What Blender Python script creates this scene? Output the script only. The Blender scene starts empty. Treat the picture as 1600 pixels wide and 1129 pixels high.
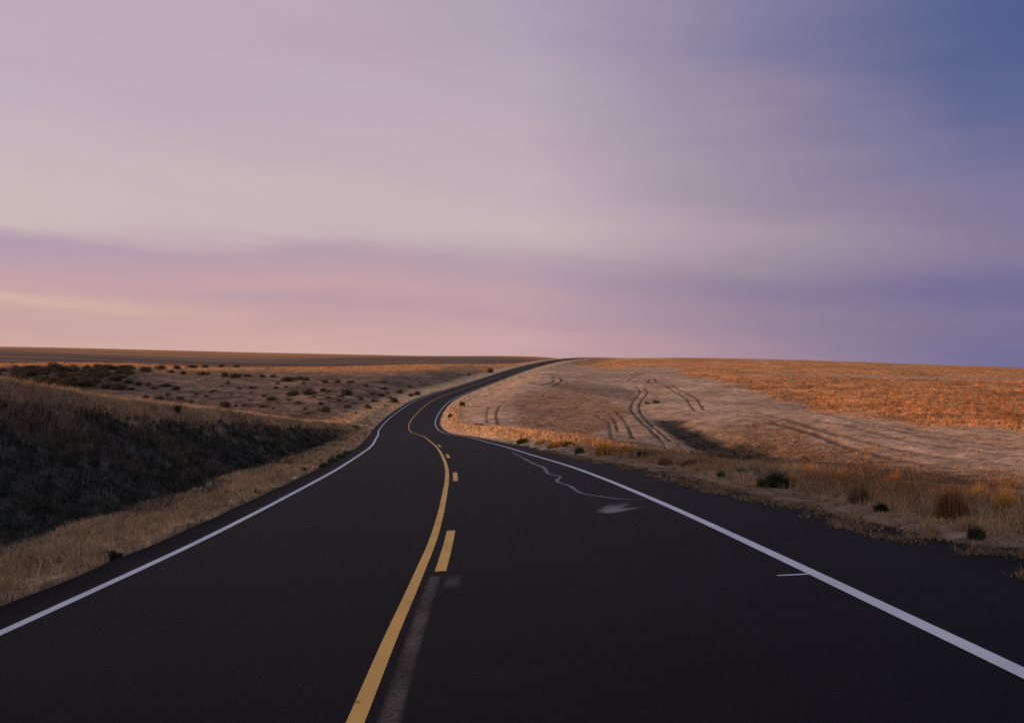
import math, numpy as np
rng = np.random.default_rng(7)
# ------------------------------------------------------------------ survey
# camera constants (35 mm lens look, eye 1.7 m over the asphalt, one degree of roll)
F, ROLL, EYE, CX, CY = 1422.0, math.radians(1.0), 1.7, 800.0, 564.5

def natural_spline(k, v, x):
    k = np.asarray(k, float); v = np.asarray(v, float); h = np.diff(k); N = len(k)
    A = np.zeros((N, N)); b = np.zeros(N); A[0, 0] = A[-1, -1] = 1
    for i in range(1, N - 1):
        A[i, i-1] = h[i-1]; A[i, i] = 2*(h[i-1] + h[i]); A[i, i+1] = h[i]
        b[i] = 6*((v[i+1]-v[i])/h[i] - (v[i]-v[i-1])/h[i-1])
    m = np.linalg.solve(A, b)
    i = np.clip(np.searchsorted(k, x) - 1, 0, N - 2); t = x - k[i]; hi = h[i]
    return v[i] + t*((v[i+1]-v[i])/hi - hi*(2*m[i]+m[i+1])/6) + t*t*m[i]/2 + t**3*(m[i+1]-m[i])/(6*hi)

# centre line of the road: distance ahead, sideways position, height, crossfall
ROAD = np.array([(-60,.9,2.6,.07),(-25,.1,1.17,.075),(-8,-.45,.43,.075),
 (3,-.73,-.106,.075),(7,-.85,-.334,.073),(12,-.99,-.628,.065),(18,-1.29,-.967,.054),(25,-1.73,-1.38,.038),
 (32,-2.32,-1.819,.022),(40,-3.09,-2.322,.008),(48,-3.96,-2.812,0),(56,-4.98,-3.278,-.017),(64,-6.01,-3.745,-.023),
 (72,-7.12,-4.263,-.027),(82,-8.6,-4.958,-.03),(94,-10.28,-5.763,-.037),(110,-12.33,-6.612,-.042),(130,-14.41,-7.211,-.043),
 (160,-16.23,-7.358,-.049),(200,-16.97,-7.036,-.043),(250,-14.19,-6.376,-.022),(310,-8.47,-5.013,-.02),(380,-.37,-2.815,-.024),
 (450,9.7,-.467,-.023),(530,23.19,2.017,-.021),(620,41.78,4.24,-.017),(720,65.86,5.75,-.016),(800,89,6.45,-.01),
 (900,122,6.6,0),(1050,178,5.0,0),(1300,280,1.5,0)])
TY = np.concatenate([np.linspace(-60, 200, 2601)[:-1], np.linspace(200, 1300, 2201)])
TX = natural_spline(ROAD[:,0], ROAD[:,1], TY); TZ = natural_spline(ROAD[:,0], ROAD[:,2], TY); TB = natural_spline(ROAD[:,0], ROAD[:,3], TY)
TD = np.gradient(TX, TY)
def road_at(Y):
    return np.interp(Y, TY, TX), np.interp(Y, TY, TZ), np.interp(Y, TY, TB), np.interp(Y, TY, TD)
def road_point(Y, d):
    """surface of the asphalt at station Y, d metres to the right of the yellow line"""
    x, z, b, s = road_at(Y); n = np.hypot(1, s)
    return x + d/n, Y - d*s/n, z + d*b

def unproj(px, py):
    u = px - CX; v = CY - py
    return (u*math.cos(ROLL) - v*math.sin(ROLL))/F, (u*math.sin(ROLL) + v*math.cos(ROLL))/F
def proj(X, Y, Z):
    u = F*X/Y; v = F*(Z - EYE)/Y
    return CX + u*math.cos(ROLL) + v*math.sin(ROLL), CY - (-u*math.sin(ROLL) + v*math.cos(ROLL))

# survey points of the open land: (photo x, photo y, metres ahead)
SP = [(1030,680,110),(990,630,172),(1140,706,95),(1140,640,150),(1140,600,250),(1140,577,430),(1140,562,900),
 (1534,740,66),(1534,690,88),(1534,640,135),(1534,600,250),(1534,583,430),(1534,573,850),(1300,705,86),(1300,660,112),(1300,620,190),(1300,590,320),(1300,566,880),
 (1000,610,235),(1000,585,360),(960,573,500),(1000,560.5,900),(900,640,155),(900,600,260),(800,665,118),(800,640,152),(800,612,215),(740,640,140),
 (72,592,190),(72,572,330),(72,556,1000),(72,549,1700),(72,542.5,2700),(200,608,175),(200,585,260),(200,567,480),(200,560,1100),(200,552,1800),(200,545.5,2700),
 (300,632,145),(300,600,215),(300,577,330),(300,572,420),(300,564,1150),(300,555,1900),(300,548,2700),
 (450,645,130),(450,610,205),(450,585,290),(450,574,385),(450,565,1200),(450,558,1900),(450,551.5,2700),
 (560,630,155),(560,600,230),(560,580,320),(560,572.5,400),(600,562,1400),(600,554.5,2600),(680,590,260),(700,569,430),(700,557,2500),
 (860,558.5,2200)]
WP = [(-60,5,1.2),(-120,20,1.0),(-35,30,-.6),(-30,60,-4.2),(-70,70,-3.0),(-60,110,-5.0),(-140,110,-3.2),(-20,85,-5.9),
 (25,6,-1.0),(60,10,-1.8),(120,20,-2.5),(22,30,-2.3),(45,35,-3.6),(14,55,-4.0),(10,80,-5.6),(80,60,-4.6),(140,90,-3.6),(300,200,0),(600,500,3),
 (-400,200,-2),(-900,700,2),(0,2,0.0),(-20,2,.6),(-450,600,-6.5),(-200,620,-7),(-120,650,-5),(-60,760,-2),(0,1300,2),(120,1500,-4),(700,1700,-6),(250,2500,-6),
 (-300,5200,2),(-1800,5200,2),(1500,5200,-10),(-30,20,.8),(-18,24,.6)]
_a = []
for px, py, Y in SP:
    x, v = unproj(px, py); _a.append((x*Y, Y, EYE + v*Y))
_a = np.array(_a + WP)
def _uv(X, Y):
    th = np.clip(np.arctan2(X, Y), -1.25, 1.25); r = np.hypot(X, Y)
    return np.stack([th*3.2, np.log(np.clip(r, 4, 6500))], -1)
_P = _uv(_a[:,0], _a[:,1])
def _ker(r2): return .5*r2*np.log(r2 + 1e-12)
_n = len(_P)
_D = ((_P[:,None] - _P[None])**2).sum(-1)
_M = np.zeros((_n+3, _n+3)); _M[:_n,:_n] = _ker(_D) + np.eye(_n)*2e-3
_M[:_n,_n] = 1; _M[:_n,_n+1:] = _P; _M[_n,:_n] = 1; _M[_n+1:,:_n] = _P.T
_w = np.linalg.solve(_M, np.concatenate([_a[:,2], np.zeros(3)]))
def base_land(X, Y):
    X = np.asarray(X, float); Y = np.asarray(Y, float); q = _uv(X.ravel(), Y.ravel()); out = np.empty(len(q))
    for i in range(0, len(q), 20000):
        s = q[i:i+20000]
        out[i:i+20000] = _ker(((s[:,None] - _P[None])**2).sum(-1)) @ _w[:_n] + _w[_n] + s @ _w[_n+1:]
    return out.reshape(X.shape)

def sstep(a, b, x):
    t = np.clip((x - a)/(b - a), 0, 1); return t*t*(3 - 2*t)
# value noise on a lattice
_NT = rng.random((256, 256))
def vnoise(x, y):
    xi = np.floor(x).astype(int); yi = np.floor(y).astype(int); fx = x - xi; fy = y - yi
    fx = fx*fx*(3-2*fx); fy = fy*fy*(3-2*fy); g = lambda i, j: _NT[i & 255, j & 255]
    return (g(xi,yi)*(1-fx)+g(xi+1,yi)*fx)*(1-fy) + (g(xi,yi+1)*(1-fx)+g(xi+1,yi+1)*fx)*fy
def fbm(x, y, o=4):
    s = 0; a = .5; t = 0
    for i in range(o):
        s = s + a*vnoise(x*2**i + 17.3*i, y*2**i + 5.1*i); t += a; a *= .5
    return s/t

CREST_Y = [-30, 0, 22, 27, 33, 45, 65, 85, 110, 140, 180]
CREST_D = [-12, -11.3, -10.5, -10.2, -9.9, -9.3, -8.2, -6.6, -6.2, -6, -6]
CREST_H = [3.2, 3.0, 2.32, 2.02, 1.8, 1.5, .82, .75, .6, .45, .1]
DITCH_H = [.55, .55, .55, .55, .55, .5, .3, .0, -.1, -.1, 0]
def road_frame(X, Y):
    """signed distance from the yellow line and the station it is measured at"""
    X = np.asarray(X, float); Y = np.asarray(Y, float); S = Y
    for _ in range(3):
        x, z, b, s = road_at(S); S = S + (np.clip(X - x, -14, 14)*s + (Y - S))/(1 + s*s)*.9
    x, z, b, s = road_at(S); return ((X - x) - (Y - S)*s)/np.hypot(1, s), S
def lateral(X, Y): return road_frame(X, Y)[0]
def shoulder_edge(Y):   # where the right verge grass begins
    return np.interp(Y, [0, 10, 16, 25, 40, 60, 90, 200], [5.9, 5.5, 5.3, 5.25, 4.8, 4.45, 4.3, 4.2])
GULLY = []              # filled below with the line of the small wash on the right
def ground(X, Y, micro=True):
    X = np.asarray(X, float); Y = np.asarray(Y, float)
    Z = base_land(X, Y)
    if GULLY:
        g = np.array(GULLY); dm = np.full(X.shape, 1e9); wd = np.zeros(X.shape)
        for (x0,y0,w0),(x1,y1,w1) in zip(g[:-1], g[1:]):
            dx, dy = x1-x0, y1-y0; t = np.clip(((X-x0)*dx+(Y-y0)*dy)/(dx*dx+dy*dy), 0, 1)
            dd = np.hypot(X-x0-t*dx, Y-y0-t*dy); m = dd < dm; dm = np.where(m, dd, dm); wd = np.where(m, w0+(w1-w0)*t, wd)
        Z = Z - wd*(1 - sstep(.3, 4.4, dm + 2.2*(fbm(X*.22, Y*.12, 3)-.5)))
    d, S = road_frame(X, Y); rx, rz, rb, rs = road_at(S)
    dep = .05 + .0005*np.clip(Y, 0, 1300)
    # right of the road
    se = shoulder_edge(Y)
    right = rz + rb*np.clip(d, 0, se) - .03*np.clip(d-se,0,3)
    right = right + .05*sstep(se-.2, se+.6, d) + np.interp(Y, [30,48,75,140,200],[0,.5,.7,.5,.0])*sstep(4.4, 6.6, d)
    wr = sstep(7.2, np.interp(Y,[0,40,90,200],[19,18,14,20]), d)
    zr = right*(1-wr) + Z*wr
    # left of the road: verge, ditch, cut bank, back slope
    cd = np.interp(Y, CREST_Y, CREST_D); ch = np.interp(Y, CREST_Y, CREST_H); dh = np.interp(Y, CREST_Y, DITCH_H)
    edge = rz + rb*np.clip(d, -4.0, 0)
    e = -d
    t1 = sstep(4.0, 4.8, e)*.06
    t2 = -(dh+.06)*sstep(5.1, 6.3, e)
    t3 = (ch + dh)*np.clip((e - 6.0)/np.maximum(-cd - 6.0, .4), 0, 1)
    t3 = (ch + dh)*(.35*np.clip((e-6.0)/np.maximum(-cd-6.0,.4),0,1) + .65*sstep(5.8, -cd+.7, e))
    left = edge + np.where(e > 4.0, t1 + t2 + t3, 0)
    wl = sstep(-cd+.3, -cd + np.interp(Y,[0,60,90,140,220],[22,20,11,12,20]), e)
    zl = left*(1-wl) + Z*wl
    out = np.where(d > 0, zr, zl)
    inroad = (d > -4.05) & (d < se + .03) & (Y < 1290) & (Y > -60)
    if micro:
        away = sstep(5.4, 8, np.abs(d))
        amp = (.05 + .0006*np.clip(Y,0,400))
        out = out + away*amp*2*(fbm(X*.45, Y*.45, 3) - .5) + sstep(8,30,np.abs(d))*.5*(fbm(X*.06+9, Y*.06, 3)-.5)*sstep(40,120,np.hypot(X,Y))
        out = out + .025*sstep(4.2,4.9,np.abs(d))*(fbm(X*2.2, Y*2.2, 2)-.5)*2
    return np.where(inroad, np.minimum(out, rz + rb*d) - dep, out)

_RT = np.exp(np.linspace(math.log(3.5), math.log(4500), 3000))
def at(px, py, surf=None):
    """the point of the ground that the photograph shows at a pixel"""
    x, v = unproj(px, py); Y = _RT; zt = ground(x*Y, Y, micro=False); zr = EYE + v*Y
    d, S = road_frame(x*Y, Y); rx, rz, rb, rs = road_at(S)
    on = (d > -4.0) & (d < shoulder_edge(S)); zt = np.where(on, rz + rb*d, zt)
    hit = np.nonzero(zr < zt)[0]
    if len(hit) == 0: 
        j = int(np.argmin(zr - zt)); return np.array([x*Y[j], Y[j], zt[j]])
    j = hit[0]
    if j == 0: return np.array([x*Y[0], Y[0], zt[0]])
    a = zr[j-1]-zt[j-1]; b = zt[j]-zr[j]; t = a/(a+b+1e-12); yy = Y[j-1]+(Y[j]-Y[j-1])*t
    return np.array([x*yy, yy, zt[j-1]+(zt[j]-zt[j-1])*t])
GULLY = [(*at(px,py)[:2], w) for px,py,w in [(985,627,0.1),(1010,640,.25),(1040,655,.5),(1075,672,.9),(1110,690,1.1),(1145,708,1.0),(1180,722,.5)]]

# ------------------------------------------------------------------ land cover
def polar(X, Y): return np.arctan2(X, Y), np.log(np.hypot(X, Y))
def poly_world(pts):
    q = np.array([at(*p)[:2] for p in pts]); return np.stack(polar(q[:,0], q[:,1]), -1)
def in_poly(th, lr, P):
    c = np.zeros(th.shape, bool); n = len(P)
    for i in range(n):
        x0, y0 = P[i]; x1, y1 = P[(i+1) % n]
        if y0 == y1: continue
        m = (lr > min(y0, y1)) & (lr <= max(y0, y1))
        c ^= m & (th < x0 + (lr - y0)*(x1 - x0)/(y1 - y0))
    return c
JIT = [(.010, .10, 1.0), (-.010, .06, 2.3), (.006, -.10, 4.1), (-.006, -.05, 6.7), (.003, .03, 11.), (-.004, -.02, 17.)]
def jitter(X, Y, th, lr, k, s=1.0):
    a, b, q = JIT[k]; n1 = fbm(X*.11 + 31*q, Y*.05 + 7*q, 3) - .5; n2 = fbm(X*.11 + 3*q, Y*.05 + 57*q, 3) - .5
    return th + s*(n1*.05 + a*.25), lr + s*(n2*.28 + b*.25)
def soft_poly(X, Y, th, lr, P, s=1.0):
    w = np.zeros(th.shape)
    for k in range(6):
        a, b = jitter(X, Y, th, lr, k, s); w += in_poly(a, b, P)
    return w/6
def soft_beyond(X, Y, th, lr, C, s=1.0, width=.05):
    a, b = jitter(X, Y, th, lr, 2, s); lim = np.interp(a, C[:,0], C[:,1]); return sstep(-width, width, b - lim)

Z_ORANGE = poly_world([(862,568.5),(885,568),(915,573),(945,577),(1000,574),(1055,575),(1064,587),(1100,592),(1130,599),(1170,611),(1230,629),(1300,643),(1380,651),(1450,662),(1534,668),(1600,672)])
Z_PALE = poly_world([(1150,583.5),(1250,584),(1400,587),(1600,591),(1600,594),(1400,590.5),(1250,587),(1150,586)])
Z_RIDGE = poly_world([(290,580),(400,580),(450,582),(560,583),(650,581),(740,579),(800,575.5),(835,571)])
Z_MOUND = poly_world([(835,608),(890,603),(955,627),(985,646),(955,662),(930,674),(830,674),(805,650),(795,625)])
Z_SWALE = poly_world([(850,597),(900,597),(985,606),(1000,622),(985,628),(930,618),(870,605)])
Z_BROWN = poly_world([(1110,668),(1200,658),(1300,692),(1450,727),(1610,748),(1610,800),(1400,775),(1150,738),(1145,708)])
Z_RIGHTSTRIP = poly_world([(1290,640),(1420,668),(1600,705),(1600,690),(1500,675),(1400,660),(1330,645)])
Z_DARKLEFT = poly_world([(0,572),(110,571),(190,576),(260,578),(215,588),(205,598),(190,607),(110,606),(0,596)])
TRACKS = [[(970.5,593),(979.5,588),(991.5,584),(1003,581)],[(981,595),(990,589),(1002,584),(1014,581)],
 [(1013,598),(1015,592.5)],[(1023,591),(1026,598)],[(1015,592.5),(1023,591)],
 [(993,604),(1000,610),(996,619.5),(988.5,628.5),(985.5,637.5),(990,646),(1002,660),(1014,669),(1024,679),(1035,690)],
 [(1006,606),(1012,613),(1005,622),(999,633),(1000,643),(1008,654),(1020,667),(1032,676),(1047,690)],
 [(1038,601),(1050,609),(1071,621),(1077,631),(1086,641)],[(1050,601),(1062,609),(1084.5,619.5),(1093.5,631),(1101,640)],
 [(963,643),(972,654),(981,667),(990,687)],[(952,648),(960,658),(966,675)],
 [(790,626),(779,637.5),(775,650),(779,664),(782,679)],[(764,634),(760,647),(762,660)],
 [(864,588),(868,590)],[(875,590),(877,595),(865,603)],[(862,592),(866,595),(846,602)],
 [(905,634),(890,640),(870,640),(842,652)],[(915,640),(895,647),(850,662)],[(930,648),(945,658),(953,668),(966,690)],[(1101,640),(1125,641),(1160,642),(1215,650)],
 [(1086,641),(1110,645),(1150,648),(1200,657)],[(1047,690),(1062,700),(1080,712)],[(1035,690),(1046,701),(1060,714)],[(1002,660),(1016,672),(1032,690)]]
TRACK_W = [1.2,1.2,1.4,1.4,.6,1.3,1.3,1.2,1.2,1.2,1.0,.9,.8,1.5,1.5,1.3,.5,.5,.8,.8,.6,.6,.7,.7]
FURROWS = [([(1205,660),(1265,675),(1315,695),(1365,710),(1452,726),(1600,742)],1.0),([(1225,655),(1290,672),(1350,690),(1440,709),(1600,728)],.5),
 ([(1285,646),(1350,660),(1420,676),(1500,688),(1600,700)],.45),([(1275,656),(1340,668),(1420,688),(1520,703),(1600,712)],.4),
 ([(1180,650),(1215,652),(1260,664),(1310,680)],.5),([(1320,650),(1400,667),(1480,679),(1600,690)],.35)]
def densify(pts, surf=at):
    q = np.array([at(*p)[:2] for p in pts]); out = []
    for i in range(len(q)-1):
        p0 = q[max(i-1,0)]; p1 = q[i]; p2 = q[i+1]; p3 = q[min(i+2, len(q)-1)]
        for t in np.linspace(0, 1, 8, endpoint=False):
            out.append(.5*(2*p1 + (p2-p0)*t + (2*p0-5*p1+4*p2-p3)*t*t + (3*p1-p0-3*p2+p3)*t**3))
    out.append(q[-1]); return np.array(out)
LINES = [(densify(t), .24, w, .07) for t, w in zip(TRACKS, TRACK_W)] + [(densify(t), .5, min(1, w*1.4), .2) for t, w in FURROWS]
def line_mask(X, Y):
    """0..1 wheel-rut mask and rut depth at each point"""
    m = np.zeros(X.shape); dz = np.zeros(X.shape); th, lr = polar(X, Y)
    for L, hw, s, dep in LINES:
        a, b = polar(L[:,0], L[:,1])
        box = np.nonzero((th > a.min()-.02) & (th < a.max()+.02) & (lr > b.min()-.05) & (lr < b.max()+.05))
        if len(box[0]) == 0: continue
        x, y = X[box], Y[box]; best = np.full(x.shape, 9.); 
        for (x0,y0),(x1,y1) in zip(L[:-1], L[1:]):
            dx, dy = x1-x0, y1-y0; t = np.clip(((x-x0)*dx+(y-y0)*dy)/(dx*dx+dy*dy+1e-9), 0, 1)
            best = np.minimum(best, np.hypot(x-x0-t*dx, y-y0-t*dy))
        hwv = np.maximum(hw, .0011*np.hypot(x, y))
        k = (1 - sstep(hwv*.5, hwv*1.35, best))*s*np.clip(.45+1.0*fbm(x*.25, y*.12, 2), 0, 1)
        m[box] = np.maximum(m[box], np.clip(k, 0, 1)); dz[box] = np.maximum(dz[box], k*dep)
    return m, dz

ORANGE = np.array((.45,.235,.10)); STUBBLE = np.array((.365,.27,.19)); BROWN = np.array((.215,.14,.085))
VALLEY = np.array((.175,.128,.092)); BANK_SHADE = np.array((.038,.040,.036)); VERGE = np.array((.42,.30,.185)); PLAIN_SHADE = np.array((.125,.085,.068))  # the bank weed and far plain tones have shade painted into them
GRIT = np.array((.0105,.0100,.0108)); RUT = np.array((.065,.048,.042)); DARKSAGE = np.array((.05,.045,.034))
def mix(c, d, w): return c*(1 - w[...,None]) + d*w[...,None]
def bank_line(Y): return np.interp(Y, [0, 20, 30, 45, 60, 80], [-10.8, -10.1, -9.6, -9.05, -8.0, -6.3])
def cover(X, Y):
    """albedo of the ground, and the height of the plants on it"""
    th, lr = polar(X, Y); d = lateral(X, Y); r = np.hypot(X, Y)
    side = d > 0
    n = fbm(X*.09, Y*.06, 4)
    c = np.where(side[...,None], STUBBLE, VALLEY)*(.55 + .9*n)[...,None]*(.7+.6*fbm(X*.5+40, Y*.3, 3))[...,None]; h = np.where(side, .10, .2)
    def put(col, w, hh):
        nonlocal c, h
        c = mix(c, col, w); h = h*(1-w) + hh*w
    front = np.abs(th) < .75
    R = side*1.0; Lm = 1 - R
    # left: far plain, orange ridge, dark sage flat
    put(PLAIN_SHADE*(.25+1.5*fbm(X*.004+2, Y*.012, 4))[...,None], Lm*sstep(520, 640, r), .1); put(np.array((.25,.18,.125)), Lm*sstep(620,760,r)*sstep(.56,.66,fbm(X*.0022+7, Y*.016, 3))*.8, .1)  # far plain darkened with painted shade, in uneven bands
    put(ORANGE*.9, Lm*sstep(1500, 2300, r*(1+.35*(fbm(X*.004, Y*.004, 2)-.5))), .3)  # sunlit rim of the horizon painted in orange
    put(ORANGE, Lm*soft_beyond(X, Y, th, lr, Z_RIDGE, .8, .10)*(1-sstep(520, 640, r)), .4)
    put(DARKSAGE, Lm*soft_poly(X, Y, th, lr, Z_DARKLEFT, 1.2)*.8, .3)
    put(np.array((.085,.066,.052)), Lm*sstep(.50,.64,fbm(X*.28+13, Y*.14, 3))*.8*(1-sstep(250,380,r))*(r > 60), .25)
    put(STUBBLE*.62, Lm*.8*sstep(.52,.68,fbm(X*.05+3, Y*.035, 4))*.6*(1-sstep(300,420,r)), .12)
    # right
    put(BROWN, R*soft_poly(X, Y, th, lr, Z_BROWN, 1.4)*.85, .28)
    put(BROWN*1.15, R*soft_poly(X, Y, th, lr, Z_MOUND, .7)*.8, .22)
    put(np.array((.15,.11,.085)), R*soft_poly(X, Y, th, lr, Z_SWALE, .4)*.7, .18)
    put(np.array((.42,.26,.15)), R*soft_poly(X, Y, th, lr, Z_RIGHTSTRIP, .7)*.6, .15)
    ow = R*(soft_beyond(X, Y, th, lr, Z_ORANGE, .55, .09)*.5 + .5*soft_beyond(X, Y, th, lr + .5*(fbm(X*.16+2, Y*.10, 3)-.5), Z_ORANGE, .3, .06))*(Y > 60)
    put(ORANGE*(.5+1.*fbm(X*.10+5, Y*.06, 4))[...,None], ow, .45); put(np.array((.21,.105,.05)), ow*sstep(.56,.68,fbm(X*.22+9, Y*.14, 3))*.75*(1-sstep(250,420,r)), .5)
    put(STUBBLE, R*soft_poly(X, Y, th, lr, Z_PALE, .25)*.8, .08)
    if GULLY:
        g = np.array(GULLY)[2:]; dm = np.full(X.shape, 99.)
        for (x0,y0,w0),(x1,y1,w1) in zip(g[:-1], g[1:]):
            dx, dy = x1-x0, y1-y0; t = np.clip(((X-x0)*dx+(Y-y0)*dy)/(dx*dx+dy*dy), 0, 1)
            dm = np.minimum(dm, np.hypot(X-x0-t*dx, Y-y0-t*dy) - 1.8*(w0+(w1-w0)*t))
        put(np.array((.035,.033,.030)), (1 - sstep(.0, 2.6, dm + 4*(fbm(X*.3, Y*.15, 3)-.5)))*.9, .3)  # shade of the hollow painted into the ground colour
    # ruts
    m, dz = line_mask(X, Y)
    put(RUT, m*.9, .04)
    # strip along the road
    se = shoulder_edge(Y) + .25 + (.7*(fbm(X*.8, Y*.8, 4)-.5)*2 + .35*(fbm(X*4, Y*4, 2)-.5))*np.interp(Y, [0,30,60],[1,.55,.3]) - .2
    wv = sstep(4.2, 4.5, d)*(1 - sstep(7, 10, d))
    put((np.array((.20,.150,.115))*np.interp(Y,[0,30,55],[1,1.1,0])[...,None] + VERGE*1.12*np.interp(Y,[30,55],[0,1])[...,None])*(.5+1.*fbm(X*1.6, Y*1.6, 4))[...,None], np.maximum(wv, 0), .22)  # paler towards the bend: sunlight painted into the verge colour
    put(GRIT*1.6*(.6+1.1*vnoise(X*9, Y*9))[...,None], (d > 0)*(1 - sstep(-.12, .12, d - se))*(d < 6.6), .0)
    cd = np.interp(Y, CREST_Y, CREST_D); e = -d
    wl = sstep(4.0, 4.15, e + .3*(fbm(X*1.3, Y*1.3, 3)-.5))*(1 - sstep(-cd+1.5, -cd+6, e))
    put(VERGE*(.8+.4*fbm(X*.8, Y*.8, 3))[...,None], wl, .25)
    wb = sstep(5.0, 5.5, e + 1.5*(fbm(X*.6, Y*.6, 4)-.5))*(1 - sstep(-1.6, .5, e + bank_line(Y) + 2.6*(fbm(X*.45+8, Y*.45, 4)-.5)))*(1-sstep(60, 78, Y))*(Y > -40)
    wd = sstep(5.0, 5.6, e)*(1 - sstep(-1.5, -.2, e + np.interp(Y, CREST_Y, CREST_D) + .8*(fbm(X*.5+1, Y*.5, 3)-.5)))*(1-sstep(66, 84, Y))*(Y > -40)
    put(np.array((.12,.088,.062))*(.5+fbm(X*.9, Y*.9, 3))[...,None], wd*.8, .25)  # dull brown fringe easing into the painted bank shade
    put(BANK_SHADE*(.6+.9*fbm(X*.7+3, Y*.7, 3))[...,None], wb*.93, .3)  # dark weeds with the shade of the bank painted in
    return c, h, dz, wb

# ------------------------------------------------------------------ blender
import bpy
from mathutils import Vector
sc = bpy.context.scene; COL = sc.collection
def new_mesh(name, verts, tris=None, faces=None, cols=None, smooth=False):
    me = bpy.data.meshes.new(name); verts = np.asarray(verts, np.float32)
    me.vertices.add(len(verts)); me.vertices.foreach_set('co', verts.ravel())
    f = np.asarray(tris if tris is not None else faces, np.int32); k = f.shape[1]
    me.loops.add(f.size); me.polygons.add(len(f)); me.loops.foreach_set('vertex_index', f.ravel())
    me.polygons.foreach_set('loop_start', np.arange(len(f), dtype=np.int32)*k)
    me.update(calc_edges=True)
    if smooth: me.polygons.foreach_set('use_smooth', np.ones(len(f), bool))
    if cols is not None:
        a = me.attributes.new('albedo', 'FLOAT_COLOR', 'POINT'); c = np.ones((len(verts), 4), np.float32); c[:,:3] = cols
        a.data.foreach_set('color', c.ravel())
    me.validate(); return me
def link(name, me, mat=None, parent=None, **props):
    o = bpy.data.objects.new(name, me); COL.objects.link(o)
    if mat is not None and me is not None and len(me.materials) == 0: me.materials.append(mat)
    if parent: o.parent = parent
    for k, v in props.items(): o[k] = v
    return o
class N:
    """small node-tree writer"""
    def __init__(s, tree): s.t = tree
    def __call__(s, kind, ins=None, **attr):
        n = s.t.nodes.new(kind)
        for k, v in attr.items(): setattr(n, k, v)
        for k, v in (ins or {}).items():
            if isinstance(v, bpy.types.NodeSocket): s.t.links.new(v, n.inputs[k])
            else: n.inputs[k].default_value = v
        return n
    def math(s, op, a, b=0.0, c=0.0, clamp=False):
        return s('ShaderNodeMath', {0: a, 1: b, 2: c}, operation=op, use_clamp=clamp).outputs[0]
    def mix(s, f, a, b, mode='MIX'):
        return s('ShaderNodeMix', {0: f, 6: a, 7: b}, data_type='RGBA', blend_type=mode).outputs[2]
    def maprange(s, v, a, b, c=0., d=1., kind='LINEAR'):
        return s('ShaderNodeMapRange', {0: v, 1: a, 2: b, 3: c, 4: d}, interpolation_type=kind).outputs[0]
def material(name):
    m = bpy.data.materials.new(name); m.use_nodes = True; m.node_tree.nodes.clear(); return m, N(m.node_tree)
def finish(n, shader): n('ShaderNodeOutputMaterial', {0: shader})
def lin(rgb):
    return tuple(((c/255)/12.92 if c/255 <= .04045 else (((c/255)+.055)/1.055)**2.4) for c in rgb) + (1,)

# land
def mat_land():
    m, n = material('dry_land'); at_ = n('ShaderNodeAttribute', attribute_name='albedo').outputs['Color']
    p = n('ShaderNodeNewGeometry').outputs['Position']
    a = n('ShaderNodeTexNoise', {'Vector': p, 'Scale': .55, 'Detail': 5., 'Roughness': .65}).outputs[0]
    b = n('ShaderNodeTexNoise', {'Vector': p, 'Scale': 4.5, 'Detail': 4., 'Roughness': .7}).outputs[0]
    c = n('ShaderNodeTexNoise', {'Vector': p, 'Scale': 38., 'Detail': 3., 'Roughness': .7}).outputs[0]
    v = n.math('MULTIPLY', n.maprange(a, .3, .7, .5, 1.5), n.maprange(b, .3, .7, .5, 1.5))
    v = n.math('MULTIPLY', v, n.maprange(c, .3, .7, .72, 1.28))
    col = n.mix(1., at_, n('ShaderNodeCombineColor', {0: v, 1: v, 2: v}).outputs[0], 'MULTIPLY')
    h = n.math('ADD', n.math('MULTIPLY', b, .10), n.math('ADD', n.math('MULTIPLY', c, .02), n.math('MULTIPLY', a, .25)))
    bump = n('ShaderNodeBump', {'Height': h, 'Strength': .9, 'Distance': 1.0}).outputs[0]
    s = n('ShaderNodeBsdfPrincipled', {'Base Color': col, 'Roughness': 1., 'Specular IOR Level': .02, 'Normal': bump}).outputs[0]
    finish(n, s); return m
def mat_plant(name, trans=.35, var=.25):
    m, n = material(name); c = n('ShaderNodeAttribute', attribute_name='albedo').outputs['Color']
    s1 = n('ShaderNodeBsdfDiffuse', {'Color': c, 'Roughness': .6}).outputs[0]; s2 = n('ShaderNodeBsdfTranslucent', {'Color': c}).outputs[0]
    finish(n, n('ShaderNodeMixShader', {0: trans, 1: s1, 2: s2}).outputs[0]); return m
M_LAND = mat_land(); M_GRASS = mat_plant('dry_grass'); M_LEAF = mat_plant('leafy_plant', .25)

def build_land():
    f = np.radians(35.5)
    th = np.concatenate([np.linspace(-math.pi, -f, 52)[:-1], np.linspace(-f, f, 840), np.linspace(f, math.pi, 52)[1:-1]])
    lr = np.linspace(math.log(1.2), math.log(6400), 960); r = np.exp(lr)
    T, Rr = np.meshgrid(th, r); X = Rr*np.sin(T); Y = Rr*np.cos(T)
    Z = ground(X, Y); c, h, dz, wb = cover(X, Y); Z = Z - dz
    nr, nt = X.shape; V = np.stack([X, Y, Z], -1).reshape(-1, 3)
    i = np.arange(nr-1)[:,None]*nt; j = np.arange(nt)[None]; j2 = (j+1) % nt
    Fc = np.stack([i+j, i+j2, i+nt+j2, i+nt+j], -1).reshape(-1, 4)
    me = new_mesh('land', V, faces=Fc, cols=c.reshape(-1, 3), smooth=True)
    return link('ground', me, M_LAND, kind='structure')
build_land()

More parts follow.
